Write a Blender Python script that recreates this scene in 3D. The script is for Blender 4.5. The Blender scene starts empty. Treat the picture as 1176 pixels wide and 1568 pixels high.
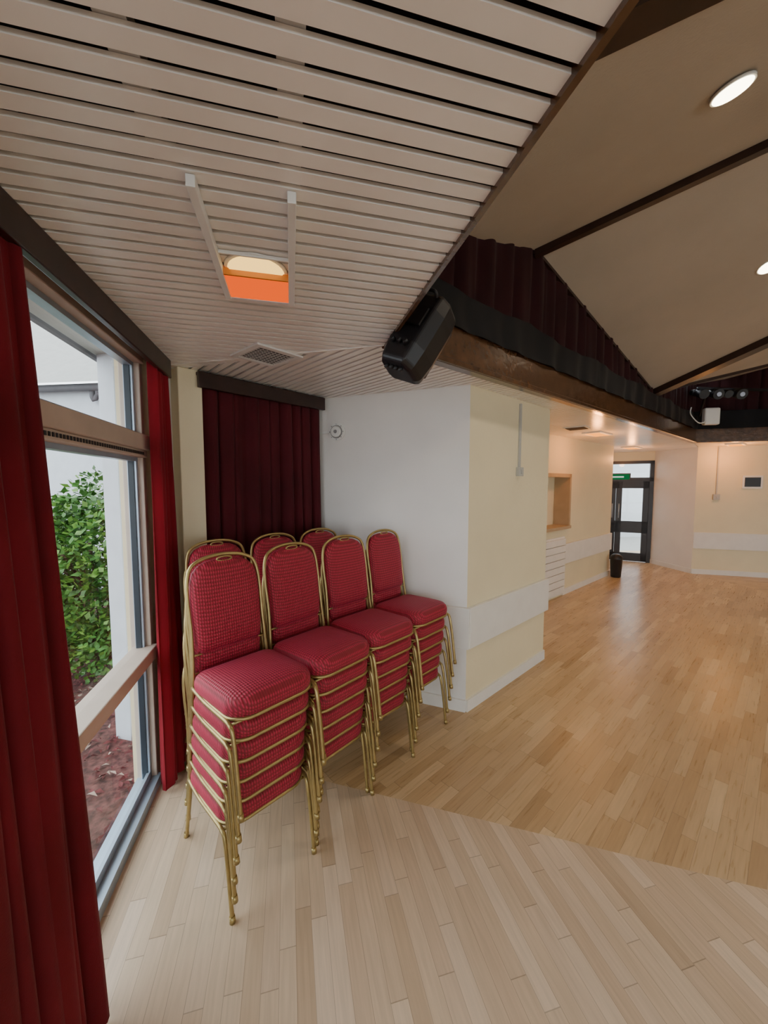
import bpy, bmesh, math, random
from mathutils import Vector, Matrix
random.seed(7)
S = 1.15   # overall scale applied at the end
SC = bpy.context.scene
COL = SC.collection
def hd(a):
    a = math.radians(a); return (math.sin(a), math.cos(a))

# ------------------------------------------------------------------ materials
def new_mat(name):
    m = bpy.data.materials.new(name); m.use_nodes = True
    nt = m.node_tree
    return m, nt, nt.nodes['Principled BSDF']
def simple(name, col, rough=0.6, metal=0.0, noise=0.06, nscale=8.0, bump=0.0, bscale=60, emis=None, estr=0, sheen=0, coat=0):
    m, nt, b = new_mat(name)
    tc = nt.nodes.new('ShaderNodeTexCoord')
    n = nt.nodes.new('ShaderNodeTexNoise'); n.inputs['Scale'].default_value = nscale; n.inputs['Detail'].default_value = 4
    nt.links.new(tc.outputs['Object'], n.inputs['Vector'])
    r = nt.nodes.new('ShaderNodeValToRGB')
    r.color_ramp.elements[0].position = .3; r.color_ramp.elements[1].position = .7
    r.color_ramp.elements[0].color = tuple(c*(1-noise) for c in col)+(1,)
    r.color_ramp.elements[1].color = tuple(min(1, c*(1+noise)) for c in col)+(1,)
    nt.links.new(n.outputs['Fac'], r.inputs['Fac']); nt.links.new(r.outputs['Color'], b.inputs['Base Color'])
    b.inputs['Roughness'].default_value = rough; b.inputs['Metallic'].default_value = metal
    if sheen:
        b.inputs['Sheen Weight'].default_value = sheen
    if coat:
        b.inputs['Coat Weight'].default_value = coat; b.inputs['Coat Roughness'].default_value = .15
    if bump:
        n2 = nt.nodes.new('ShaderNodeTexNoise'); n2.inputs['Scale'].default_value = bscale
        nt.links.new(tc.outputs['Object'], n2.inputs['Vector'])
        bp = nt.nodes.new('ShaderNodeBump'); bp.inputs['Strength'].default_value = bump; bp.inputs['Distance'].default_value = .01
        nt.links.new(n2.outputs['Fac'], bp.inputs['Height']); nt.links.new(bp.outputs['Normal'], b.inputs['Normal'])
    if emis:
        b.inputs['Emission Color'].default_value = emis+(1,); b.inputs['Emission Strength'].default_value = estr
    return m
def planks(name, heading, w, L, cols, rough):
    m, nt, b = new_mat(name); N = nt.nodes.new; K = nt.links.new
    tc = N('ShaderNodeTexCoord'); d = hd(heading)
    def dot(v):
        n = N('ShaderNodeVectorMath'); n.operation = 'DOT_PRODUCT'; n.inputs[1].default_value = v
        K(tc.outputs['Object'], n.inputs[0]); return n.outputs['Value']
    def mt(op, a, bb=None, c=None):
        n = N('ShaderNodeMath'); n.operation = op
        for i, x in enumerate((a, bb, c)):
            if x is None: continue
            if isinstance(x, (int, float)): n.inputs[i].default_value = x
            else: K(x, n.inputs[i])
        return n.outputs[0]
    xa = dot((d[0], d[1], 0)); ya = dot((d[1], -d[0], 0))
    yr = mt('DIVIDE', ya, w); row = mt('FLOOR', yr); fy = mt('FRACT', yr)
    wn = N('ShaderNodeTexWhiteNoise'); wn.noise_dimensions = '1D'; K(row, wn.inputs['W'])
    xs = mt('ADD', mt('DIVIDE', xa, L), mt('MULTIPLY', wn.outputs['Value'], 9.0))
    cell = mt('FLOOR', xs); fx = mt('FRACT', xs)
    cb = N('ShaderNodeCombineXYZ'); K(cell, cb.inputs[0]); K(row, cb.inputs[1])
    w2 = N('ShaderNodeTexWhiteNoise'); w2.noise_dimensions = '2D'; K(cb.outputs[0], w2.inputs['Vector'])
    r = N('ShaderNodeValToRGB'); e = r.color_ramp.elements
    e[0].position = 0; e[0].color = cols[0]+(1,); e[1].position = 1; e[1].color = cols[-1]+(1,)
    for i, c in enumerate(cols[1:-1]):
        q = e.new((i+1)/(len(cols)-1)); q.color = c+(1,)
    K(w2.outputs['Value'], r.inputs['Fac'])
    # grain
    g = N('ShaderNodeCombineXYZ'); K(mt('ADD', mt('MULTIPLY', xa, 5), mt('MULTIPLY', w2.outputs['Value'], 50)), g.inputs[0]); K(mt('MULTIPLY', ya, 80), g.inputs[1])
    gn = N('ShaderNodeTexNoise'); gn.inputs['Scale'].default_value = 1; gn.inputs['Detail'].default_value = 5; gn.inputs['Distortion'].default_value = .3; K(g.outputs[0], gn.inputs['Vector'])
    gv = mt('ADD', mt('MULTIPLY', gn.outputs['Fac'], .42), .79)
    big = N('ShaderNodeTexNoise'); big.inputs['Scale'].default_value = 1.3; K(tc.outputs['Object'], big.inputs['Vector'])
    gv = mt('MULTIPLY', gv, mt('ADD', mt('MULTIPLY', big.outputs['Fac'], .3), .85))
    gap = mt('MULTIPLY', mt('GREATER_THAN', fy, .028), mt('GREATER_THAN', fx, .006))
    gv = mt('MULTIPLY', gv, mt('ADD', mt('MULTIPLY', gap, .38), .62))
    mx = N('ShaderNodeVectorMath'); mx.operation = 'SCALE'; K(r.outputs['Color'], mx.inputs[0]); K(gv, mx.inputs['Scale'])
    K(mx.outputs[0], b.inputs['Base Color'])
    K(mt('ADD', mt('MULTIPLY', gn.outputs['Fac'], .2), rough-.1), b.inputs['Roughness'])
    b.inputs['Specular IOR Level'].default_value = .45
    return m
def fabric_pattern(name, c0, c1):
    m, nt, b = new_mat(name); N = nt.nodes.new; K = nt.links.new
    tc = N('ShaderNodeTexCoord')
    def wave(v):
        n = N('ShaderNodeVectorMath'); n.operation = 'DOT_PRODUCT'; n.inputs[1].default_value = v
        K(tc.outputs['Object'], n.inputs[0])
        s = N('ShaderNodeMath'); s.operation = 'SINE'; K(n.outputs['Value'], s.inputs[0]); return s.outputs[0]
    k = 300
    a = wave((k, k*.8, k*.8)); c = wave((k, -k*.8, -k*.8))
    p = N('ShaderNodeMath'); p.operation = 'MULTIPLY'; K(a, p.inputs[0]); K(c, p.inputs[1])
    r = N('ShaderNodeValToRGB'); r.color_ramp.elements[0].position = -.0; r.color_ramp.elements[1].position = .55
    r.color_ramp.elements[0].color = c0+(1,); r.color_ramp.elements[1].color = c1+(1,)
    K(p.outputs[0], r.inputs['Fac']); K(r.outputs['Color'], b.inputs['Base Color'])
    bp = N('ShaderNodeBump'); bp.inputs['Strength'].default_value = .5; bp.inputs['Distance'].default_value = .003
    K(p.outputs[0], bp.inputs['Height']); K(bp.outputs['Normal'], b.inputs['Normal'])
    b.inputs['Roughness'].default_value = .60; b.inputs['Sheen Weight'].default_value = .14
    b.inputs['Sheen Tint'].default_value = (1, .35, .6, 1)
    return m
def drape_mat(name, col, trans):
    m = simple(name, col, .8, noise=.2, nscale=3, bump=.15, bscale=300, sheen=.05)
    nt = m.node_tree; b = nt.nodes['Principled BSDF']; out = nt.nodes['Material Output']
    b.inputs['Specular IOR Level'].default_value = .25
    if trans > 0:
        t = nt.nodes.new('ShaderNodeBsdfTranslucent'); t.inputs['Color'].default_value = tuple(min(1, c*1.6) for c in col)+(1,)
        mx = nt.nodes.new('ShaderNodeMixShader'); mx.inputs[0].default_value = trans
        nt.links.new(b.outputs[0], mx.inputs[1]); nt.links.new(t.outputs[0], mx.inputs[2]); nt.links.new(mx.outputs[0], out.inputs[0])
    return m
def glass_mat(name):
    m = bpy.data.materials.new(name); m.use_nodes = True; nt = m.node_tree; nt.nodes.clear()
    o = nt.nodes.new('ShaderNodeOutputMaterial'); t = nt.nodes.new('ShaderNodeBsdfTransparent'); g = nt.nodes.new('ShaderNodeBsdfGlossy')
    g.inputs['Roughness'].default_value = .02; t.inputs['Color'].default_value = (.96, .98, .97, 1)
    f = nt.nodes.new('ShaderNodeLayerWeight'); f.inputs['Blend'].default_value = .5
    p = nt.nodes.new('ShaderNodeMath'); p.operation = 'POWER'; p.inputs[1].default_value = 4.0
    q = nt.nodes.new('ShaderNodeMath'); q.operation = 'MULTIPLY_ADD'; q.inputs[1].default_value = .5; q.inputs[2].default_value = .03
    nt.links.new(f.outputs['Facing'], p.inputs[0]); nt.links.new(p.outputs[0], q.inputs[0])
    mx = nt.nodes.new('ShaderNodeMixShader')
    nt.links.new(q.outputs[0], mx.inputs[0]); nt.links.new(t.outputs[0], mx.inputs[1]); nt.links.new(g.outputs[0], mx.inputs[2]); nt.links.new(mx.outputs[0], o.inputs[0])
    return m
def emit(name, col, st):
    m = bpy.data.materials.new(name); m.use_nodes = True; nt = m.node_tree; nt.nodes.clear()
    o = nt.nodes.new('ShaderNodeOutputMaterial'); e = nt.nodes.new('ShaderNodeEmission')
    e.inputs[0].default_value = col+(1,); e.inputs[1].default_value = st; nt.links.new(e.outputs[0], o.inputs[0]); return m

M_white = simple('paint_white_daylit', (.79, .765, .72), .55, noise=.03, nscale=3)  # same wall paint as the cream, window daylight put into a whiter colour
M_cream = simple('paint_cream', (.80, .71, .48), .5, noise=.03, nscale=3, bump=.1)
M_trim = simple('trim_paint', (.80, .78, .73), .4, noise=.03)
M_slat = simple('slat_paint', (.90, .87, .81), .28, noise=.04, nscale=5)
M_gapd = simple('slat_backing', (.010, .010, .010), .9)
M_joist = simple('joist_grey', (.50, .49, .47), .6)
M_dark = simple('dark_wood', (.028, .012, .009), .35, noise=.3, nscale=12)
M_beam = simple('beam_varnish', (.085, .040, .018), .25, noise=.35, nscale=14, bump=.3, bscale=25, coat=.5)
M_vault = simple('vault_plaster', (.46, .405, .325), .8, noise=.06, nscale=2, bump=.2, bscale=80)
M_gold = simple('gold_tube', (.44, .34, .14), .36, metal=.75, noise=.15, nscale=20)
M_fab = fabric_pattern('chair_fabric', (.23, .004, .014), (.50, .016, .058))
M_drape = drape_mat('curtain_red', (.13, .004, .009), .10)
M_drape_w = drape_mat('curtain_red_lit', (.25, .008, .018), .22)  # same red cloth, window light put into a brighter colour
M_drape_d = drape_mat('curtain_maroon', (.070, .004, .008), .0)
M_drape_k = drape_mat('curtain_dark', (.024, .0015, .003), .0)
M_blackc = drape_mat('black_drape', (.007, .007, .008), 0)
M_black = simple('black_plastic', (.010, .010, .012), .4)
M_grille = simple('speaker_grille', (.02, .02, .022), .5, noise=.6, nscale=250)
M_frame = simple('window_frame_paint', (.56, .46, .37), .5, noise=.06)
M_alu = simple('aluminium', (.40, .50, .60), .35, metal=.4)
M_seal = simple('window_seal', (.02, .03, .04), .5)
M_glass = glass_mat('glass')
M_plastic = simple('white_plastic', (.78, .78, .74), .35, noise=.02)
M_switch = simple('switch_plastic', (.46, .46, .43), .4, noise=.02)
M_orange = emit('orange_heater_glow', (1.0, .10, .0), 1.35)
M_lamp = emit('lamp_warm', (1.0, .60, .15), 2.4)
M_down = emit('downlight_glow', (1.0, .88, .62), 12)
M_green = simple('leaf_green', (.06, .17, .03), .45, noise=.6, nscale=9)
M_bark = simple('bark', (.10, .06, .04), .8)
M_mulch = simple('mulch', (.09, .035, .03), .95, noise=.7, nscale=28, bump=.8, bscale=40)
M_ext = simple('render_white', (.56, .60, .64), .8, noise=.04)
M_soff = simple('soffit_grey', (.33, .33, .31), .7)
M_roof = simple('roof_grey', (.12, .12, .13), .8)
M_sign = emit('exit_sign', (.02, .30, .09), .45)
M_dk = simple('door_black', (.02, .018, .018), .35)
M_planks_a = planks('floor_pale', -14, .056, .50, [(.52, .38, .25), (.64, .49, .34), (.58, .43, .295), (.72, .57, .42), (.62, .47, .325), (.68, .53, .375)], .40)  # pale boards, with some daylight put into the plank colours
M_planks_b = planks('floor_golden', 47, .056, .42, [(.42, .27, .135), (.60, .42, .24), (.53, .36, .195), (.68, .50, .30), (.49, .32, .165), (.59, .41, .23)], .30)  # golden varnish, with some warm lamplight put into the plank colours
M_planks_c = planks('floor_golden_far', 107, .056, .42, [(.43, .28, .14), (.60, .42, .24), (.53, .36, .195), (.65, .47, .275)], .30)

# ------------------------------------------------------------------ mesh builder
class MB:
    def __init__(s): s.v = []; s.f = []; s.m = []; s.sm = []
    def add(s, vs, fs, mi=0, sm=False):
        o = len(s.v); s.v += [tuple(v) for v in vs]
        for f in fs: s.f.append([i+o for i in f]); s.m.append(mi); s.sm.append(sm)
    def obox(s, p0, p1, o0, o1, z0, z1, mi=0):
        d = Vector((p1[0]-p0[0], p1[1]-p0[1])).normalized(); n = Vector((-d.y, d.x))
        c = []
        for z in (z0, z1):
            for p, o in ((p0, o0), (p1, o0), (p1, o1), (p0, o1)):
                c.append((p[0]+n.x*o, p[1]+n.y*o, z))
        s.add(c, [(0, 1, 2, 3), (4, 5, 6, 7), (0, 1, 5, 4), (1, 2, 6, 5), (2, 3, 7, 6), (3, 0, 4, 7)], mi)
    def sheet(s, p0, p1, o, z0, z1, mi=0):
        d = Vector((p1[0]-p0[0], p1[1]-p0[1])).normalized(); n = Vector((-d.y, d.x))
        a = (p0[0]+n.x*o, p0[1]+n.y*o); b = (p1[0]+n.x*o, p1[1]+n.y*o)
        s.add([a+(z0,), b+(z0,), b+(z1,), a+(z1,)], [(0, 1, 2, 3)], mi)
    def prism(s, poly, z0, z1, mi=0):
        n = len(poly)
        s.add([(p[0], p[1], z0) for p in poly]+[(p[0], p[1], z1) for p in poly],
              [tuple(range(n)), tuple(range(n, 2*n))]+[(i, (i+1) % n, (i+1) % n+n, i+n) for i in range(n)], mi)
    def rings(s, rs, mi=0, sm=True, cap=True, closed=False):
        n = len(rs[0]); vs = [v for r in rs for v in r]; fs = []
        R = len(rs)
        for j in range(R if closed else R-1):
            for i in range(n):
                a = j*n; b = ((j+1) % R)*n
                fs.append((a+i, a+(i+1) % n, b+(i+1) % n, b+i))
        if cap and not closed: fs += [tuple(range(n)), tuple(range((R-1)*n, R*n))]
        s.add(vs, fs, mi, sm)
    def tube(s, pts, r, seg=8, mi=0, closed=False):
        pts = [Vector(p) for p in pts]; n = len(pts); rs = []; up = None
        for i, p in enumerate(pts):
            if closed: t = (pts[(i+1) % n]-pts[i-1])
            else: t = pts[min(i+1, n-1)]-pts[max(i-1, 0)]
            t.normalize()
            if up is None:
                up = Vector((0, 0, 1)) if abs(t.z) < .9 else Vector((1, 0, 0))
            a = (up-t*up.dot(t)).normalized(); up = a; b = t.cross(a)
            rs.append([p+a*r*math.cos(2*math.pi*k/seg)+b*r*math.sin(2*math.pi*k/seg) for k in range(seg)])
        s.rings(rs, mi, True, not closed, closed)
    def cyl(s, p0, p1, r0, r1=None, seg=20, mi=0):
        r1 = r0 if r1 is None else r1
        p0 = Vector(p0); p1 = Vector(p1); t = (p1-p0).normalized()
        up = Vector((0, 0, 1)) if abs(t.z) < .9 else Vector((1, 0, 0)); a = (up-t*up.dot(t)).normalized(); b = t.cross(a)
        rs = [[p+a*r*math.cos(2*math.pi*k/seg)+b*r*math.sin(2*math.pi*k/seg) for k in range(seg)] for p, r in ((p0, r0), (p1, r1))]
        s.rings(rs, mi, True)
        s.sm[-1] = False; s.sm[-2] = False
    def build(s, name, mats, parent=None, recalc=True):
        me = bpy.data.meshes.new(name); me.from_pydata(s.v, [], s.f)
        for mm in mats: me.materials.append(mm)
        me.polygons.foreach_set('material_index', s.m); me.polygons.foreach_set('use_smooth', s.sm)
        if recalc:
            bm = bmesh.new(); bm.from_mesh(me); bmesh.ops.recalc_face_normals(bm, faces=bm.faces); bm.to_mesh(me); bm.free()
        ob = bpy.data.objects.new(name, me); COL.objects.link(ob)
        if parent: ob.parent = parent
        return ob
def bevel(ob, w, seg=2):
    m = ob.modifiers.new('bevel', 'BEVEL'); m.width = w; m.segments = seg; m.limit_method = 'ANGLE'; m.angle_limit = math.radians(40)
def catmull(P, n=6):
    P = [Vector(p) for p in P]; out = []
    for i in range(len(P)-1):
        p0 = P[max(i-1, 0)]; p1 = P[i]; p2 = P[i+1]; p3 = P[min(i+2, len(P)-1)]
        for k in range(n):
            t = k/n
            out.append(.5*((2*p1)+(p2-p0)*t+(2*p0-5*p1+4*p2-p3)*t*t+(3*p1-p0-3*p2+p3)*t**3))
    out.append(P[-1]); return out
def clip(poly, nx, ny, d):   # keep nx*x+ny*y <= d
    out = []; n = len(poly)
    for i in range(n):
        a = poly[i]; b = poly[(i+1) % n]; da = nx*a[0]+ny*a[1]-d; db = nx*b[0]+ny*b[1]-d
        if da <= 0: out.append(a)
        if (da < 0 < db) or (db < 0 < da):
            t = da/(da-db); out.append((a[0]+(b[0]-a[0])*t, a[1]+(b[1]-a[1])*t))
    return out
def empty(name, loc=(0, 0, 0), rz=0):
    e = bpy.data.objects.new(name, None); e.location = loc; e.rotation_euler = (0, 0, rz); COL.objects.link(e); e.empty_display_size = .1; return e

# ------------------------------------------------------------------ layout
ZC = 2.26
def L(y): return (-.749-.2405*y, y)
C0 = (-1.283, 2.22); W0 = (-.55, 3.06); P = (.575, 2.61); Q = (1.464, 3.443)
E = (0, 1.88); F = (4.84, 6.10); C = (6.12, .01)
V5 = (1.55, -4.33); V4 = (7.67, -6.2); V3 = (12.4, -2.0); V2 = (10.96, 4.23)
O5 = L(-5.24); O4 = (7.99, -7.49); O3 = (13.67, -2.4); O2 = (11.96, 4.87)
FW = (5.535, 6.84)
h2 = hd(46.7)
def perp_back(p, d, o): return (p[0]-d[1]*o, p[1]+d[0]*o)
HW0 = perp_back(Q, (h2[0], h2[1]), .66)     # start of hatch wall behind the pillar
HA = (2.02, 4.98); HB = (3.99, 6.74)
D0 = (4.30, 8.38); D1 = (5.43, 7.765)

# floor
fl = MB()
def ng(poly, mi, z=0.0): fl.add([(p[0], p[1], z) for p in poly], [tuple(range(len(poly)))], mi)
C0x = (-1.40, 2.30)
ng([C, (5.6, 6.9), O2, O3], 2)
ng([C, O3, O4, O5, L(-3), L(0), L(1.9), C0x], 0)
ng([C, C0x, (-.7, 3.3), (.3, 3.4), (1.3, 4.7), (3.9, 9.2), (6.2, 9.2), (6.2, 7.3), (5.6, 6.9)], 1)
ob = fl.build('floor', [M_planks_a, M_planks_b, M_planks_c], recalc=False)
bm = bmesh.new(); bm.from_mesh(ob.data)
for f in bm.faces:
    if f.normal.z < 0: f.normal_flip()
bm.to_mesh(ob.data); bm.free()

# ceiling slats
def slats(mb, poly, heading, pitch, gapw, z0, z1):
    d = hd(heading); n = (d[1], -d[0])
    ds = [p[0]*n[0]+p[1]*n[1] for p in poly]; k = math.floor(min(ds)/pitch)
    while k*pitch < max(ds):
        a = k*pitch; b = a+pitch-gapw
        q = clip(clip(poly, n[0], n[1], b), -n[0], -n[1], -a)
        if len(q) >= 3: mb.prism(q, z0, z1, 0)
        k += 1
S1p = [E, (-1.42, 2.33), (L(-5.24)[0]-.12, -5.24), V5]
S2p = [E, F, (5.75, 7.1), (5.75, 8.7), (3.6, 8.9), (-1.42, 2.33)]
ce = MB()
slats(ce, S1p, 76, .051, .0155, ZC, ZC+.010)
slats(ce, S2p, 137, .051, .0150, ZC, ZC+.010)
for p in (S1p, S2p): ce.prism(p, ZC+.05, ZC+.07, 1)
for o in (.22, .50, .78):
    a = (L(-5)[0]+o, -5); b = (L(1.7)[0]+o, 1.7 if o < .6 else 1.6)
    ce.obox(a, b, -.022, .022, ZC+.011, ZC+.045, 2)
for o in (.25, .6, .95, 1.3):
    d = (.754, .657); a = (E[0]-d[1]*o+.3, E[1]+d[0]*o+.1); b = (a[0]+d[0]*5.5, a[1]+d[1]*5.5)
    ce.obox(a, b, -.022, .022, ZC+.011, ZC+.045, 2)
ce.prism([F, V2, (12.1, 5.0), (5.7, 7.0)], ZC, ZC+.05, 0)
ce.prism([V2, V3, (13.8, -2.5), (12.1, 5.0)], ZC, ZC+.05, 0)
ce.prism([V3, V4, (8.05, -7.6), (13.8, -2.5)], ZC, ZC+.05, 0)
ce.prism([V4, V5, (.4, -5.4), (8.05, -7.6)], ZC, ZC+.05, 0)
ce.build('ceiling', [M_slat, M_gapd, M_joist])
t = MB(); t.obox(E, (-1.25, 2.2), -.006, .006, ZC-.003, ZC+.012); t.build('trim_1', [M_slat])

# walls ---------------------------------------------------------------
def wall(name, p0, p1, mat, o=.12, z1=ZC+.05, z0=0):
    w = MB(); w.obox(p0, p1, 0, o, z0, z1); return w.build(name, [mat])
wall('wall_curtain', C0, W0, M_white)
wall('wall_white', W0, P, M_white)
w = MB(); w.prism([P, Q, HW0, (P[0]-h2[1]*.66+.1, P[1]+h2[0]*.66)], 0, ZC+.03); w.build('wall_pillar', [M_cream])
hd2 = Vector((HB[0]-HA[0], HB[1]-HA[1])).normalized()
def H(t): return (2.545+hd2.x*t, 5.451+hd2.y*t)
w = MB()
hs, he = -1.05, .14
w.obox(HW0, H(hs), 0, .2, 0, ZC+.03)
w.obox(H(hs), H(he), 0, .2, 0, 1.0); w.obox(H(hs), H(he), 0, .2, 1.72, ZC+.03)
w.obox(H(he), HB, 0, .2, 0, ZC+.03)
w.obox(H(hs-.1), H(he+.1), .2, .23, .8, 2.0)
w.build('wall_hatch', [M_cream])
t = MB()
t.obox(H(hs-.03), H(he+.03), -.05, .2, .97, 1.01); t.obox(H(hs-.03), H(he+.03), -.03, .02, 1.70, 1.75); t.obox(H(he-.01), H(he+.04), -.03, .19, .97, 1.75); t.obox(H(-.30), H(-.27), .16, .19, 1.0, 1.72)
t.build('trim_hatch_frame', [simple('hatch_wood', (.45, .33, .2), .5)])
w = MB()
for i in range(8):
    z = .06+i*.098; w.obox(H(-.7), H(.02), -.045, -.012, z, z+.088)
w.obox(H(-.72), H(.04), -.02, -.001, .03, .86)
w.build('louvre_cupboard', [M_trim])
w = MB(); w.obox((3.4, 8.87), D0, 0, .12, 0, ZC+.03); w.obox(D0, D1, 0, .12, 2.08, ZC+.03); w.build('wall_door', [M_cream])
wall('wall_alcove', D1, FW, M_white)
wall('wall_passage', HB, (3.5, 8.9), M_white)
wall('wall_far', FW, O2, M_cream)
wall('wall_right', O2, O3, M_cream)
def winwall(name, a, b, n):
    A = Vector(a); B = Vector(b); w = MB()
    w.obox(a, b, 0, .12, 0, .4); w.obox(a, b, 0, .12, 2.1, ZC+.03)
    for i in range(n+1):
        t0 = A.lerp(B, max(0, i/n-.02)); t1 = A.lerp(B, min(1, i/n+.02)); w.obox(t0, t1, -.0, .12, .4, 2.1)
    w.build(name, [M_cream])
    for i in range(n):
        g = MB(); g.sheet(A.lerp(B, i/n+.02), A.lerp(B, (i+1)/n-.02), .05, .4, 2.1); g.build('window_back', [M_glass])
winwall('wall_rear', O3, O4, 5)
winwall('wall_back', O4, O5, 5)

def bb(name, p0, p1, o=-.016, z=.085, z0=0): 
    w = MB(); w.obox(p0, p1, o, 0.0, z0, z); x = w.build(name, [M_trim]); return x
bb('baseboard_white', W0, P); bb('baseboard_pillar', P, Q); bb('baseboard_hatch', H(.04), HB); bb('baseboard_alcove', D1, FW); bb('baseboard_far', FW, O2)
def band(name, p0, p1, z0=.46, z1=.75, o=-.03):
    w = MB(); w.obox(p0, p1, o, 0, z0, z1); x = w.build(name, [M_trim]); bevel(x, .004); return x
band('trim_dado_white', (W0[0], W0[1]), (P[0]+.02, P[1]-.008)); Qx = (Q[0]+h2[0]*.02, Q[1]+h2[1]*.02)
band('trim_dado_pillar', P, Qx); band('trim_dado_hatch', H(.06), HB); band('trim_dado_far', FW, O2)

# left wall: post, head, glazing ---------------------------------------
w = MB(); w.obox(L(1.99), L(2.30), 0, .12, 0, ZC+.03); w.obox(L(-5.24), L(2.0), 0, .12, 2.235, ZC+.05); w.build('wall_left', [M_cream])
w = MB(); w.obox((-1.155, 2.20), (-1.065, 2.30), 0, .115, 0, ZC); x = w.build('column', [M_cream]); bevel(x, .006)
edges = [1.97, .70, -.55, -1.8, -3.05, -4.3, -5.2]
for i in range(len(edges)-1):
    a = edges[i+1]; b = edges[i]
    wroot = empty('window_%d' % (i+1))
    w = MB()
    for y in (a, b):
        w.obox(L(y-.02), L(y+.02), -.005, .09, .0, 2.235, 0)
    w.obox(L(a), L(b), -.02, .08, 2.20, 2.24, 0)
    w.obox(L(a), L(b), -.035, .08, 1.77, 1.845, 0)
    w.obox(L(a), L(b), -.020, .08, 1.735, 1.77, 0)
    w.obox(L(a), L(b), -.03, .08, .70, .765, 0)
    x = w.build('frame', [M_frame], wroot); bevel(x, .005)
    w = MB()
    for k in range(60):
        y = a+.06+(b-a-.12)*k/59; w.obox(L(y-.006), L(y+.006), -.022, -.019, 1.746, 1.760)
    w.build('trickle_vent', [M_black], wroot)
    w = MB()
    w.obox(L(a), L(b), -.02, .09, 0, .05); w.obox(L(a), L(b), .02, .035, .05, .09)
    for y in (a+.032, b-.032): w.obox(L(y-.010), L(y+.010), .02, .06, .05, 2.2)
    w.obox(L(a), L(b), .02, .06, .675, .70); w.obox(L(a), L(b), .02, .06, 1.845, 1.865); w.obox(L(a), L(b), .02, .06, 1.715, 1.735); w.obox(L(a), L(b), .02, .06, 2.18, 2.20)
    w.build('sash', [M_alu], wroot)
    w = MB()
    for y in (a+.045, b-.045): w.obox(L(y-.004), L(y+.004), .03, .055, .06, 2.18)
    w.build('seal', [M_seal], wroot)
    w = MB(); w.sheet(L(a), L(b), .042, .05, 2.2); w.build('pane', [M_glass], wroot)
w = MB(); w.obox(L(-5.2), L(2.08), -.115, -.09, ZC-.095, ZC); w.obox(L(-5.2), L(2.08), -.09, 0, ZC-.02, ZC); x = w.build('trim_pelmet_left', [M_dark]); bevel(x, .004)
dc = Vector((W0[0]-C0[0], W0[1]-C0[1])).normalized(); nc = Vector((dc.y, -dc.x))  # into room
def CW(t, o): return (C0[0]+dc.x*t+nc.x*o, C0[1]+dc.y*t+nc.y*o)
w = MB(); w.obox(CW(.17, .12), CW(1.11, .12), -.025, 0, ZC-.10, ZC-.01); w.obox(CW(.17, 0), CW(1.11, 0), -.12, 0, ZC-.03, ZC-.01); x = w.build('trim_pelmet_rear', [M_dark]); bevel(x, .004)

# curtains --------------------------------------------------------------
def curtain(name, pa, pb, z0, z1, folds, amp, mat, seed=0, flare=0, top=None, ni=None, irr=1.0, lean=0):
    rnd = random.Random(seed); A = Vector(pa); B = Vector(pb); d = (B-A); ln = d.length; d.normalize(); n = Vector((-d.y, d.x))
    nx = ni or folds*14; nz = 16; ph = [rnd.uniform(-.9, .9)*irr for _ in range(folds+2)]; am = [rnd.uniform(.45, 1.3) for _ in range(folds+2)]
    vs = []; fs = []
    for j in range(nz+1):
        zt = j/nz
        for i in range(nx+1):
            u = i/nx; fu = u*folds; k = int(fu); fr = fu-k; fr = fr*fr*(3-2*fr)
            pp = ph[k]*(1-fr)+ph[k+1]*fr; aa = am[k]*(1-fr)+am[k+1]*fr
            ang = 2*math.pi*fu+pp*1.5+.45*math.sin(zt*3+u*4)
            grow = .75+.45*(1-zt)
            off = amp*aa*math.sin(ang)*grow+amp*.35*math.sin(1.7*ang+1+zt*1.5)*grow
            s = u*ln+amp*.6*math.cos(ang)+flare*(1-zt)*(u-.3)
            p = A+d*s+n*(off-lean*(1-zt))
            zz1 = top(u) if top else z1
            vs.append((p.x, p.y, z0+(zz1-z0)*zt))
    for j in range(nz):
        for i in range(nx):
            a = j*(nx+1)+i; fs.append((a, a+1, a+nx+2, a+nx+1))
    m = MB(); m.add(vs, fs, 0, True); return m.build(name, [mat], recalc=False)
def LI(y, o=-.06): # inside of left wall
    p = L(y); return (p[0]+.972*-o, p[1]+.234*-o)
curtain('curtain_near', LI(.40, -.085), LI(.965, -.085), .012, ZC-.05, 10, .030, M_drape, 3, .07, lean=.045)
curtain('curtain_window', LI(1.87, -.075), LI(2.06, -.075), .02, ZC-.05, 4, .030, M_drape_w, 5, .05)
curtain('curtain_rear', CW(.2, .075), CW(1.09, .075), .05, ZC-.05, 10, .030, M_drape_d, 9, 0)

# beams, fascia, vault ----------------------------------------------------
ed = Vector((F[0]-E[0], F[1]-E[1])).normalized()
def E2(t, z=0): return (E[0]+ed.x*t, E[1]+ed.y*t, z)
w = MB()
w.obox(E, V5, 0, .014, ZC-.012, ZC+.22)
x = w.build('beam_left', [M_beam])
w = MB(); w.obox(E, F, -.045, 0.02, ZC-.012, ZC+.20); w.obox(E, F, -.06, -.045, ZC-.012, ZC+.02); x = w.build('beam_side', [M_beam]); bevel(x, .006)
w = MB(); w.obox(F, V2, -.045, 0.02, ZC-.012, ZC+.20); w.obox(V2, V3, -.045, .02, ZC-.012, ZC+.2); w.obox(V3, V4, -.045, .02, ZC-.012, ZC+.2); w.obox(V4, V5, -.045, .02, ZC-.012, ZC+.2)
w.build('beam_far', [M_beam])
Epp = (-.34, 1.584, 2.70); Pk = (1.053, 2.80, 3.226); Fg = (3.206, 4.674, 2.70); Cz = (6.12, .01, 4.40)
Pk3 = (7.4, 5.32, 3.75); P3m = (5.195, 5.99, 3.2)
w = MB()
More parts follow.
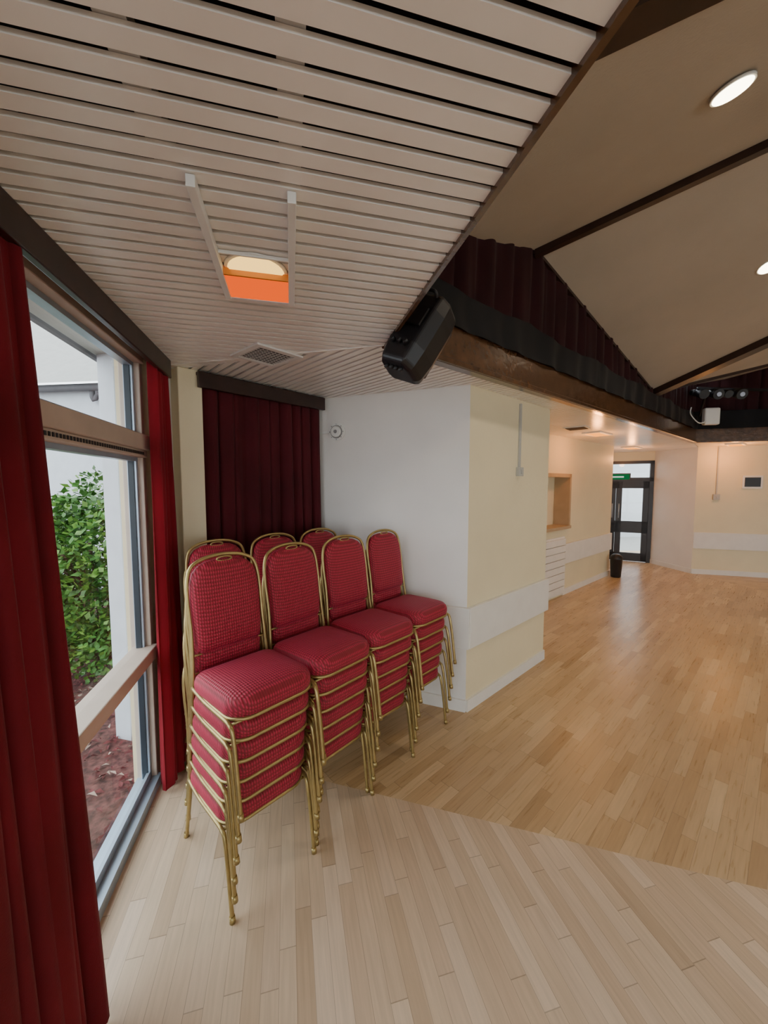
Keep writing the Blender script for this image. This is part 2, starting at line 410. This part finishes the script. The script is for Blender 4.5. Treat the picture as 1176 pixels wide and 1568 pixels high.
def tri(*ps): w.add(ps, [tuple(range(len(ps)))], 0)
tri(Epp, Pk, Cz); tri(Pk, Fg, Cz); tri(Fg, P3m, Pk3, Cz)
V2z = V2+(2.8,); V3z = V3+(2.8,); V4z = V4+(2.8,); V5z = V5+(2.8,)
tri(Pk3, V2z, Cz); tri(V2z, V3z, Cz); tri(V3z, V4z, Cz); tri(V4z, V5z, Cz); tri(V5z, (.3, .5, 3.1), Cz); tri((.3, .5, 3.1), Epp, Cz)
w.build('ceiling_vault', [M_vault], recalc=False)
def rib(name, a, b, wd, dp, up=0.0):
    a = Vector(a); b = Vector(b); d = (b-a).normalized(); s = d.cross(Vector((0, 0, 1))).normalized()*wd/2
    z = Vector((0, 0, 1)); vs = []
    for p in (a, b):
        vs += [p-s-z*dp, p+s-z*dp, p+s+z*.02, p-s+z*.02]
    r = MB(); r.add(vs, [(0, 1, 2, 3), (4, 5, 6, 7), (0, 1, 5, 4), (1, 2, 6, 5), (2, 3, 7, 6), (3, 0, 4, 7)]); return r.build(name, [M_dark])
rib('beam_ridge', Pk, Cz, .05, .05)
rib('beam_valley', (Epp[0]-.045, Epp[1]-.045, Epp[2]), Cz, .11, .012); rib('beam_hip', Fg, Cz, .14, .06)
rib('trim_gable_edge', Pk, Fg, .03, .02); rib('trim_gable_lip', Fg, Pk3, .03, .03)
def gtop(u):
    t = -.45+u*(4.2+.45)
    if t < 1.397: return 2.70+(3.226-2.70)*(t+.45)/(1.397+.45)+.02
    return 3.226+(2.70-3.226)*(t-1.397)/(4.252-1.397)+.02
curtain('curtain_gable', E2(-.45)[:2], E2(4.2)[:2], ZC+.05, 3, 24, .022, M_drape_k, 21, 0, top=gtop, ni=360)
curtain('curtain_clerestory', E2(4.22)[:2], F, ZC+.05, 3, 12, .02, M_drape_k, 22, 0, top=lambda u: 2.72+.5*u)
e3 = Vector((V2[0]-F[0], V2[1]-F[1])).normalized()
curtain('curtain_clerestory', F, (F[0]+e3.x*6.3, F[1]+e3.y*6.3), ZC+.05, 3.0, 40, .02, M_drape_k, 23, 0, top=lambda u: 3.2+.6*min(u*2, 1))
w = MB()
for a, b in ((V2, V3), (V3, V4), (V4, V5), (V5, E)):
    w.obox(a, b, 0.0, .02, ZC+.08, 3.3)
w.build('wall_clerestory', [M_drape_k])
w = MB(); w.prism([(-1.3, 2.4), (5.2, 7.6), (12.5, 5.5), (14.3, -2.6), (8, -8), (-.2, -5.8)], 4.6, 4.7); w.build('sky_block_slab', [M_roof])  # unseen slab added over the vault to stop sky light leaking in
off = .065
curtain('drape_black', (E2(.1)[0]+off*.657, E2(.1)[1]-off*.754), (E2(6.3)[0]+off*.657, E2(6.3)[1]-off*.754), ZC+.185, ZC+.42, 17, .008, M_blackc, 31, 0, ni=300, top=lambda u: ZC+.41-.035*abs(math.sin(u*17)))
curtain('drape_black', (F[0]-.1, F[1]-.1), (F[0]+e3.x*5, F[1]+e3.y*5-.08), ZC+.185, ZC+.45, 14, .008, M_blackc, 33, 0)

# downlights in vault, and added fill spots
def disc_light(name, c, n, r, mat, depth=.01):
    c = Vector(c); n = Vector(n).normalized(); 
    if n.z > 0: n = -n
    w = MB(); w.cyl(c+n*.0, c+n*depth, r*1.12, r*1.1, 28, 1); w.cyl(c+n*depth, c+n*(depth+.003), r, r*.98, 28, 0)
    return w.build(name, [mat, M_plastic])
def spot(c, n, e, col=(1, .84, .64), ang=150, r=.08):
    l = bpy.data.lights.new('lamp', 'SPOT'); l.energy = e; l.color = col; l.spot_size = math.radians(ang); l.spot_blend = .8; l.shadow_soft_size = r
    o = bpy.data.objects.new('downlight_fill_lamp', l); COL.objects.link(o); o.location = c; return o
nA = (2.895, 1.030, -10.048); nB = (-.7326, 5.193, 15.50)
disc_light('recessed_downlight', (1.42, 1.687, 3.21), nA, .066, M_down)
disc_light('recessed_downlight', (2.90, 3.02, 3.243), nB, .066, M_down)
for c in ((1.42, 1.687, 3.15), (2.9, 3.02, 3.18), (4.9, 4.0, 3.2), (5.2, 2.0, 3.5), (3.6, -.8, 3.5), (8.0, 1, 3.6)):  # first two sit at the fittings, the rest are added ambient fill
    spot(c, None, 42)

# chairs ------------------------------------------------------------------
def chair_mesh():
    m = MB()
    def rr(w, d, rf, rb, n=6):
        pts = []
        for cx, cy, r, a0 in ((w/2-rf, d/2-rf, rf, 0), (-w/2+rf, d/2-rf, rf, 90), (-w/2+rb, -d/2+rb, rb, 180), (w/2-rb, -d/2+rb, rb, 270)):
            for k in range(n+1):
                a = math.radians(a0+90*k/n); pts.append((cx+r*math.cos(a), cy+r*math.sin(a)))
        return pts
    base = rr(.365, .37, .085, .05)
    def lay(s, z): return [(x*s, y*s*1.0, z-.006*(y < -.1)) for x, y in base]
    zs = .330
    m.rings([lay(.99, zs-.007), lay(1.02, zs-.005), lay(1.02, zs+.004), lay(.99, zs+.006)], 1, True, True)
    m.rings([lay(.95, zs+.002), lay(1.0, zs+.008), lay(1.015, zs+.024), lay(1.012, zs+.040), lay(.985, zs+.056), lay(.94, zs+.067), lay(.8, zs+.077), lay(.55, zs+.083), lay(.25, zs+.085)], 0, True, True)
    r = .0083
    for sx in (-1, 1):
        m.tube(catmull([(sx*.183, .215, 0), (sx*.183, .195, .16), (sx*.183, .172, .290), (sx*.184, .150, .316), (sx*.185, .11, .323), (sx*.185, -.05, .323), (sx*.177, -.185, .326)], 5), r, 8, 1)
        m.cyl((sx*.183, .216, -.002), (sx*.183, .213, .022), .0115, .0105, 10, 1)
        m.cyl((sx*.168, -.272, -.002), (sx*.168, -.268, .022), .0115, .0105, 10, 1)
    half = [(.168, -.27, 0), (.170, -.225, .16), (.172, -.19, .32), (.168, -.198, .42), (.163, -.215, .55), (.165, -.236, .68), (.160, -.248, .76), (.142, -.255, .812), (.10, -.260, .838), (.05, -.262, .850)]
    path = half+[(0, -.263, .853)]+[(-x, y, z) for x, y, z in reversed(half)]
    m.tube(catmull(path, 4), r, 8, 1)
    m.tube([(-.183, .15, .314), (.183, .15, .314)], .006, 6, 1); m.tube([(-.172, -.185, .326), (.172, -.185, .326)], .006, 6, 1)
    def by(z): return -.190-(z-.36)*.145
    prof = []
    for z, hw in ((.455, .126), (.47, .140), (.52, .148), (.60, .151), (.68, .153), (.745, .149), (.785, .137), (.812, .113), (.828, .078), (.834, .035)):
        prof.append((hw, z))
    out = prof+[(-x, z) for x, z in reversed(prof)]
    zc = .64
    def bl(s, dy): return [(x*s, by(zc+(z-zc)*s)+dy, zc+(z-zc)*s) for x, z in out]
    m.rings([bl(.80, -.026), bl(.95, -.022), bl(1.0, -.012), bl(1.01, 0), bl(1.0, .010), bl(.96, .020), bl(.86, .028), bl(.6, .032), bl(.3, .033)], 0, True, True)
    pts = [(.034*math.cos(a), -.243, .836+.010*math.sin(a)) for a in [2*math.pi*k/16 for k in range(16)]]
    m.tube(pts, .004, 6, 1, closed=True)
    m.tube(catmull([(-.166, -.205, .45), (0, -.212, .445), (.166, -.205, .45)], 4), .005, 6, 1)
    return m.build('banquet_chair_master', [M_fab, M_gold])
mas = chair_mesh(); cm = mas.data; bpy.data.objects.remove(mas)
rz = math.radians(-133)
def stack(x, y, n, rz, seed):
    e = empty('banquet_chair_stack', (x, y, 0), rz); rnd = random.Random(seed)
    for i in range(n):
        c = bpy.data.objects.new('chair_%d' % (i+1), cm); COL.objects.link(c); c.parent = e
        c.location = (rnd.uniform(-.005, .005), .013*i+rnd.uniform(-.002, .002), .002+.0865*i); c.rotation_euler = (0, 0, rnd.uniform(-.015, .015))
rd = (.621, .784)
for i in range(4):
    stack(-.585+rd[0]*.384*i, 1.582+rd[1]*.384*i, 6, rz+math.radians([0, 1.5, -1, .5][i]), i)
for j in range(3):
    stack(-.80+.656*.37*j, 2.0+.755*.37*j, 6, rz, 10+j)

# ceiling heater ---------------------------------------------------------
a = Vector((-.2338, .9723)); ew = Vector((.9723, .2338)); o = Vector((-.43, 1.39))
def HP(wx, s): p = o-a*s+ew*wx; return (p.x, p.y)
root = empty('ceiling_heater_lamp')
w = MB()
for sx in (-.105, .105): w.obox(HP(sx, 0), HP(sx, .515), -.010, .010, ZC-.028, ZC-.002)
w.obox(HP(-.105, .005), HP(.105, .005), -.006, .006, ZC-.025, ZC-.002)
w.obox(HP(-.105, .245), HP(.105, .245), -.004, .004, ZC-.012, ZC-.002)
x = w.build('rails', [M_plastic], root); bevel(x, .002)
w = MB(); w.obox(HP(0, .012), HP(0, .165), -.094, .094, ZC-.024, ZC-.016); w.build('orange_panel', [M_orange], root)
w = MB(); w.obox(HP(-.094, .168), HP(.094, .168), -.003, .003, ZC-.030, ZC-.010); w.build('panel_edge', [simple('amber_edge', (.6, .2, .03), .4)], root)
w = MB(); c = HP(0, .160); w.cyl((c[0], c[1], ZC-.004), (c[0], c[1], ZC-.014), .086, .078, 32); w.cyl((c[0], c[1], ZC-.002), (c[0], c[1], ZC-.007), .094, .092, 32, 1); w.build('lamp_disc', [M_lamp, M_plastic], root)
for k, (cx, cy) in enumerate(((2.75, 5.02), (5.75, 6.35), (4.4, 6.9))):
    root = empty('ceiling_heater_lamp')
    w = MB(); w.obox((cx-.16, cy-.14), (cx+.16, cy+.14), -.11, .11, ZC-.02, ZC-.001, 1); w.obox((cx-.13, cy-.115), (cx+.13, cy+.115), -.08, .08, ZC-.024, ZC-.019, 0)
    w.build('fitting', [emit('heater_yellow', (1, .30, .03), 2.5), M_plastic], root)
    l = bpy.data.lights.new('heater_glow', 'POINT'); l.energy = 13; l.color = (1, .38, .10); l.shadow_soft_size = .06
    lo = bpy.data.objects.new('glow', l); COL.objects.link(lo); lo.location = (cx, cy, ZC-.2); lo.parent = root
# ceiling diffuser
w = MB()
cx, cy = -.60, 2.02; d = hd(41); 
def VP_(s, t): return (cx+d[0]*s+d[1]*t, cy+d[1]*s-d[0]*t)
for s0, s1 in ((-.13, -.10), (.10, .13)):
    w.obox(VP_(-.13, (s0+s1)/2), VP_(.13, (s0+s1)/2), -.015, .015, ZC-.010, ZC-.001); w.obox(VP_((s0+s1)/2, -.1), VP_((s0+s1)/2, .1), -.015, .015, ZC-.010, ZC-.001)
for k in range(9):
    q = -.09+k*.0225; w.obox(VP_(-.1, q), VP_(.1, q), -.002, .002, ZC-.008, ZC-.005, 2)
    w.obox(VP_(q, -.1), VP_(q, .1), -.0015, .0015, ZC-.007, ZC-.005, 2)
w.obox(VP_(-.1, 0), VP_(.1, 0), -.1, .1, ZC-.003, ZC-.001, 1)
w.build('ceiling_vent', [M_plastic, M_gapd, M_joist])
w = MB(); cx, cy = 2.25, 4.55; w.obox(VP_(-.12, 0), VP_(.12, 0), -.12, .12, ZC-.01, ZC-.001, 0); w.obox(VP_(-.1, 0), VP_(.1, 0), -.1, .1, ZC-.014, ZC-.009, 1); w.build('ceiling_vent', [M_plastic, M_gapd])

# PA speaker --------------------------------------------------------------
root = empty('pa_speaker', (.160, 1.76, 2.245)); root.rotation_euler = (math.radians(-24), math.radians(22), math.radians(-35)); root.scale = (.84,)*3
w = MB()
prof = [(-.075, -.125), (.075, -.125), (.115, -.06), (.120, .05), (.095, .10), (-.095, .10), (-.120, .05), (-.115, -.06)]
rs = []
for z, s in ((-.22, .74), (-.20, .92), (-.10, 1.0), (.10, .98), (.17, .9), (.20, .74)):
    rs.append([(x*s, y*s, z) for x, y in prof])
w.rings(rs, 0, False)
x = w.build('cabinet', [M_black], root); bevel(x, .014, 3)
w = MB(); w.obox((-.085, .101), (.085, .101), 0, .008, -.15, .14); w.build('grille', [M_grille], root)
w = MB()
for i in range(4): w.cyl((-.045+.03*i, -.06, -.215), (-.045+.03*i, -.06, -.24), .012, .010, 12)
for i in range(3): w.cyl((-.04+.04*i, -.12, -.12), (-.04+.04*i, -.150, -.12), .014, .011, 12)
w.obox((-.06, -.130), (.06, -.130), -.012, 0, -.02, .08)
w.tube(catmull([(-.05, -.12, .16), (-.04, -.15, .17), (.04, -.15, .17), (.05, -.12, .16)], 5), .009, 8)
w.build('back_panel', [M_black], root)
w = MB(); w.tube([(0, 0, .17), (-.02, .05, .27)], .014, 8); w.build('bracket', [M_black], root)

# stage lights over far corner
root = empty('stage_spotlight_bar')
w = MB(); w.tube([(4.35, 5.45, 2.93), (5.5, 5.55, 2.93)], .02, 8); w.tube([(4.5, 5.46, 2.93), (4.62, 5.72, 2.6)], .015, 8); w.build('bar', [M_black], root)
M_lens = simple('lens', (.22, .22, .25), .3, metal=.5)
for cx, rr_ in ((4.60, .060), (4.92, .060), (4.40, .055), (4.74, .045)):
    w = MB(); w.cyl((cx, 5.50, 2.88), (cx-.02, 5.36, 2.83), rr_, rr_*1.15, 16, 0); w.cyl((cx, 5.60, 2.91), (cx, 5.50, 2.88), rr_*.7, rr_, 16, 0); w.tube([(cx, 5.50, 2.93), (cx, 5.50, 2.88)], .012, 6)
    if cx in (4.60, 4.92): w.cyl((cx-.02, 5.36, 2.83), (cx-.021, 5.354, 2.829), rr_*.5, rr_*.5, 16, 1)
    w.build('lamp_can', [M_black, M_lens], root)
root = empty('bracket_box')
w = MB(); w.prism([(4.62, 5.62), (4.82, 5.59), (4.84, 5.68), (4.64, 5.71)], 2.46, 2.70); x = w.build('cabinet', [M_trim], root); bevel(x, .02)
w = MB(); w.tube(catmull([(4.40, 5.6, 2.7), (4.38, 5.58, 2.6), (4.5, 5.58, 2.48), (4.62, 5.6, 2.5)], 6), .008, 6); w.build('cable', [M_plastic], root)

# wall fittings
def on(p, q, t, o):  # point along p->q by t with offset toward room
    d = Vector((q[0]-p[0], q[1]-p[1])).normalized(); n = Vector((d.y, -d.x)); return Vector((p[0]+d.x*t+n.x*o, p[1]+d.y*t+n.y*o))
def switch(name, p, q, t, z, zt, s=.035):
    a0 = on(p, q, t-s, 0); a1 = on(p, q, t+s, 0); w = MB()
    w.obox(a0, a1, -.030, 0, z-s, z+s); w.obox(on(p, q, t-.011, .030), on(p, q, t+.011, .030), -.006, 0, z-.018, z+.018)
    w.obox(on(p, q, t-.010, 0), on(p, q, t+.010, 0), -.018, 0, z+s, zt); x = w.build(name, [M_switch]); bevel(x, .003)
switch('light_switch', P, Q, .67, 1.70, ZC-.03)
switch('light_switch', FW, O2, .30, 1.38, ZC-.01, .05)
w = MB(); a0 = on(FW, O2, .66, 0); a1 = on(FW, O2, .94, 0); w.obox(a0, a1, -.02, 0, 1.53, 1.75, 1); w.obox(on(FW, O2, .69, .02), on(FW, O2, .91, .02), -.006, 0, 1.56, 1.72); w.build('wall_vent', [M_black, M_plastic])
# alarm sounder on white wall
c = on(W0, P, .21, 0.0); n = (on(W0, P, .21, 1)-c).normalized(); z = 2.0
w = MB(); c3 = Vector((c.x, c.y, z)); n3 = Vector((n.x, n.y, 0))
w.cyl(c3, c3+n3*.02, .066, .064, 28); w.cyl(c3+n3*.02, c3+n3*.026, .050, .048, 28, 1); w.cyl(c3+n3*.026, c3+n3*.038, .044, .038, 28); w.cyl(c3+n3*.038, c3+n3*.045, .014, .012, 16, 1)
for k in range(8):
    an = k*math.pi/4; tdir = Vector((n3.y, -n3.x, 0)); q = c3+n3*.021+(tdir*math.cos(an)+Vector((0, 0, 1))*math.sin(an))*.057; w.cyl(q, q+n3*.004, .004, .003, 8, 1)
w.obox(on(W0, P, .03, 0), on(W0, P, .15, 0), -.012, 0, z-.008, z+.008)
w.build('fire_alarm_sounder', [M_plastic, simple('grey_plastic', (.25, .25, .25), .5)])

# doors -------------------------------------------------------------------
dd = Vector((D1[0]-D0[0], D1[1]-D0[1])); dl = dd.length; dd.normalize()
def DP(t): return (D0[0]+dd.x*t, D0[1]+dd.y*t)
root = empty('door_1')
w = MB()
for t0, t1 in ((0, .06), (dl-.07, dl)): w.obox(DP(t0), DP(t1), -.02, .1, 0, 2.08)
w.obox(DP(0), DP(dl), -.02, .1, 1.66, 1.74); w.obox(DP(0), DP(dl), -.02, .1, 2.02, 2.08)
for t0 in (.05, .05+(dl-.1)/2):
    t1 = t0+(dl-.1)/2
    for a0, a1 in ((t0+.002, t0+.11), (t1-.12, t1-.002)): w.obox(DP(a0), DP(a1), 0, .05, .01, 1.68)
    for z0, z1 in ((.01, .18), (.60, .84), (1.52, 1.68)): w.obox(DP(t0), DP(t1), 0, .05, z0, z1)
w.build('frame', [M_dk], root)
w = MB(); w.sheet(DP(.05), DP(dl-.05), .025, .1, 2.05); w.build('glazing', [M_glass], root)
w = MB()
for t0 in (dl/2-.06, dl/2+.06): w.cyl(DP(t0)+(.9,), DP(t0)+(1.2,), .012, None, 8)
w.build('handles', [M_alu], root)
w = MB(); w.obox(DP(dl-.85), DP(dl-.40), -.055, -.025, 1.68, 1.83, 1); w.obox(DP(dl-.83), DP(dl-.42), -.058, -.055, 1.70, 1.81, 0); w.obox(DP(dl-.75), DP(dl-.52), -.060, -.058, 1.74, 1.77, 2)
w.build('exit_sign', [M_sign, M_dk, emit('sign_white', (.9, 1, .9), .8)])
# waste bin
w = MB(); rs = []
for z, r in ((0, .075), (.02, .08), (.30, .095), (.31, .10), (.33, .10), (.37, .085), (.40, .05)):
    rs.append([(4.02+r*math.cos(2*math.pi*k/20), 6.58+r*math.sin(2*math.pi*k/20), z) for k in range(20)])
w.rings(rs, 0, True); w.build('waste_bin', [M_black])

# outside -----------------------------------------------------------------
g = MB(); g.add([(-14, -10, -.12), L(-9)+(-.12,), L(2.3)+(-.12,), (-2.0, 5, -.12), (-1, 14, -.12), (-14, 14, -.12)], [(0, 1, 2, 3, 4, 5)]); g.build('ground_mulch', [M_mulch], recalc=False)
g = MB()
g.add([(3, 9.2, -.05), (9, 9.2, -.05), (9, 16, -.05), (3, 16, -.05)], [(0, 1, 2, 3)]); g.build('ground_yard', [M_soff], recalc=False)
w = MB(); w.obox((2.5, 12), (9, 12), 0, .2, -.05, 2.3); w.build('yard_wall', [M_ext])
g = MB(); rnd = random.Random(4)
for i in range(2200):
    y = rnd.uniform(.4, 4.5); x = L(y)[0]-.14-rnd.uniform(0, 1.8); a_ = rnd.uniform(0, 6.3); s = rnd.uniform(.012, .035); ca, sa = math.cos(a_)*s, math.sin(a_)*s; z = -.115+rnd.uniform(0, .02)
    g.add([(x-ca, y-sa, z), (x+sa*.4, y-ca*.4, z+rnd.uniform(0, .02)), (x+ca, y+sa, z), (x-sa*.4, y+ca*.4, z+rnd.uniform(0, .02))], [(0, 1, 2, 3)], rnd.choice((0, 0, 0, 1)))
g.build('bark_chips', [simple('chip_dark', (.12, .03, .03), .9, noise=.5, nscale=20), simple('chip_pale', (.36, .27, .22), .9)], recalc=False)
def shrub(name, cx, cy, rx, h, n, seed):
    rnd = random.Random(seed); g = MB()
    for i in range(9):
        a_ = rnd.uniform(0, 6.28); tx = cx+rx*.7*math.cos(a_); ty = cy+rx*.7*math.sin(a_)
        g.tube(catmull([(cx+.05*math.cos(a_), cy+.05*math.sin(a_), -.12), (cx+.3*(tx-cx), cy+.3*(ty-cy), h*.4), (tx, ty, h*rnd.uniform(.6, .9))], 4), .012, 6, 1)
    for i in range(n):
        while True:
            u = Vector((rnd.uniform(-1, 1), rnd.uniform(-1, 1), rnd.uniform(-1, 1)))
            if .55 < u.length < 1: break
        lump = 1+.15*math.sin(u.x*7+seed)*math.cos(u.z*6)
        c = Vector((cx+u.x*rx*lump, cy+u.y*rx*lump, h*.5+u.z*h*.55*lump))
        d = Vector((rnd.uniform(-1, 1), rnd.uniform(-1, 1), rnd.uniform(-.2, .9))).normalized(); s = rnd.uniform(.035, .062)
        t_ = d.cross(Vector((rnd.uniform(-1, 1), rnd.uniform(-1, 1), 1))).normalized()*s*.42
        g.add([c, c+d*s*.5+t_, c+d*s*1.25, c+d*s*.5-t_], [(0, 1, 2, 3)], rnd.choice((0, 0, 2)))
    g.build(name, [M_green, M_bark, simple(name+'_leaf', (.15, .31, .05), .4, noise=.4)], recalc=False)
shrub('laurel_shrub', -2.55, 3.38, .58, 1.55, 10500, 1)
shrub('laurel_shrub', -3.5, 3.7, .6, 1.3, 5000, 2)
w = MB(); w.prism([(-1.82, 2.50), (-1.70, 2.47), (-1.67, 2.59), (-1.79, 2.62)], -.12, 2.42); w.build('porch_post', [M_ext])
w = MB(); w.obox(L(-6), L(4.5), .12, .47, 2.42, 2.46, 0); w.obox(L(-6), L(4.5), .47, .50, 2.40, 2.55, 1); w.build('eaves', [M_soff, M_roof])
root = empty('neighbouring_building')
w = MB(); w.prism([(-9, 6.5), (-2.2, 5.6), (-2.1, 6.2), (-8.9, 7.1)], -.12, 3.05, 0); w.build('wall', [M_ext], root)
w = MB(); w.tube([(-9, 6.36, 3.02), (-2.2, 5.46, 3.02)], .055, 8); w.tube(catmull([(-4.3, 5.78, 3.0), (-4.3, 5.80, 2.85), (-4.15, 5.80, 2.7), (-4.15, 5.80, 0)], 5), .035, 8); w.build('gutter', [M_roof], root)
w = MB(); w.add([(-9.2, 6.2, 3.06), (-2, 5.3, 3.06), (-2, 8, 5.2), (-9.2, 9, 5.2)], [(0, 1, 2, 3)]); w.build('roof_slope', [M_soff], root)

# world -------------------------------------------------------------------
wd = bpy.data.worlds.new('sky'); SC.world = wd; wd.use_nodes = True
bg = wd.node_tree.nodes['Background']; bg.inputs[0].default_value = (.88, .94, 1, 1); bg.inputs[1].default_value = 4.8

# camera ------------------------------------------------------------------
cam = bpy.data.cameras.new('camera'); co = bpy.data.objects.new('camera', cam); COL.objects.link(co)
co.location = (0, 0, 1.6); co.rotation_euler = (math.radians(90-4.1), 0, 0)
cam.sensor_fit = 'HORIZONTAL'; cam.sensor_width = 36; cam.lens = 36*589/1176; cam.clip_start = .02
SC.camera = co
# global scale to real-world size
for o_ in list(bpy.data.objects):
    if o_.parent is None:
        o_.location = Vector(o_.location)*S
        if o_.type in ('MESH', 'EMPTY'): o_.scale = Vector(o_.scale)*S
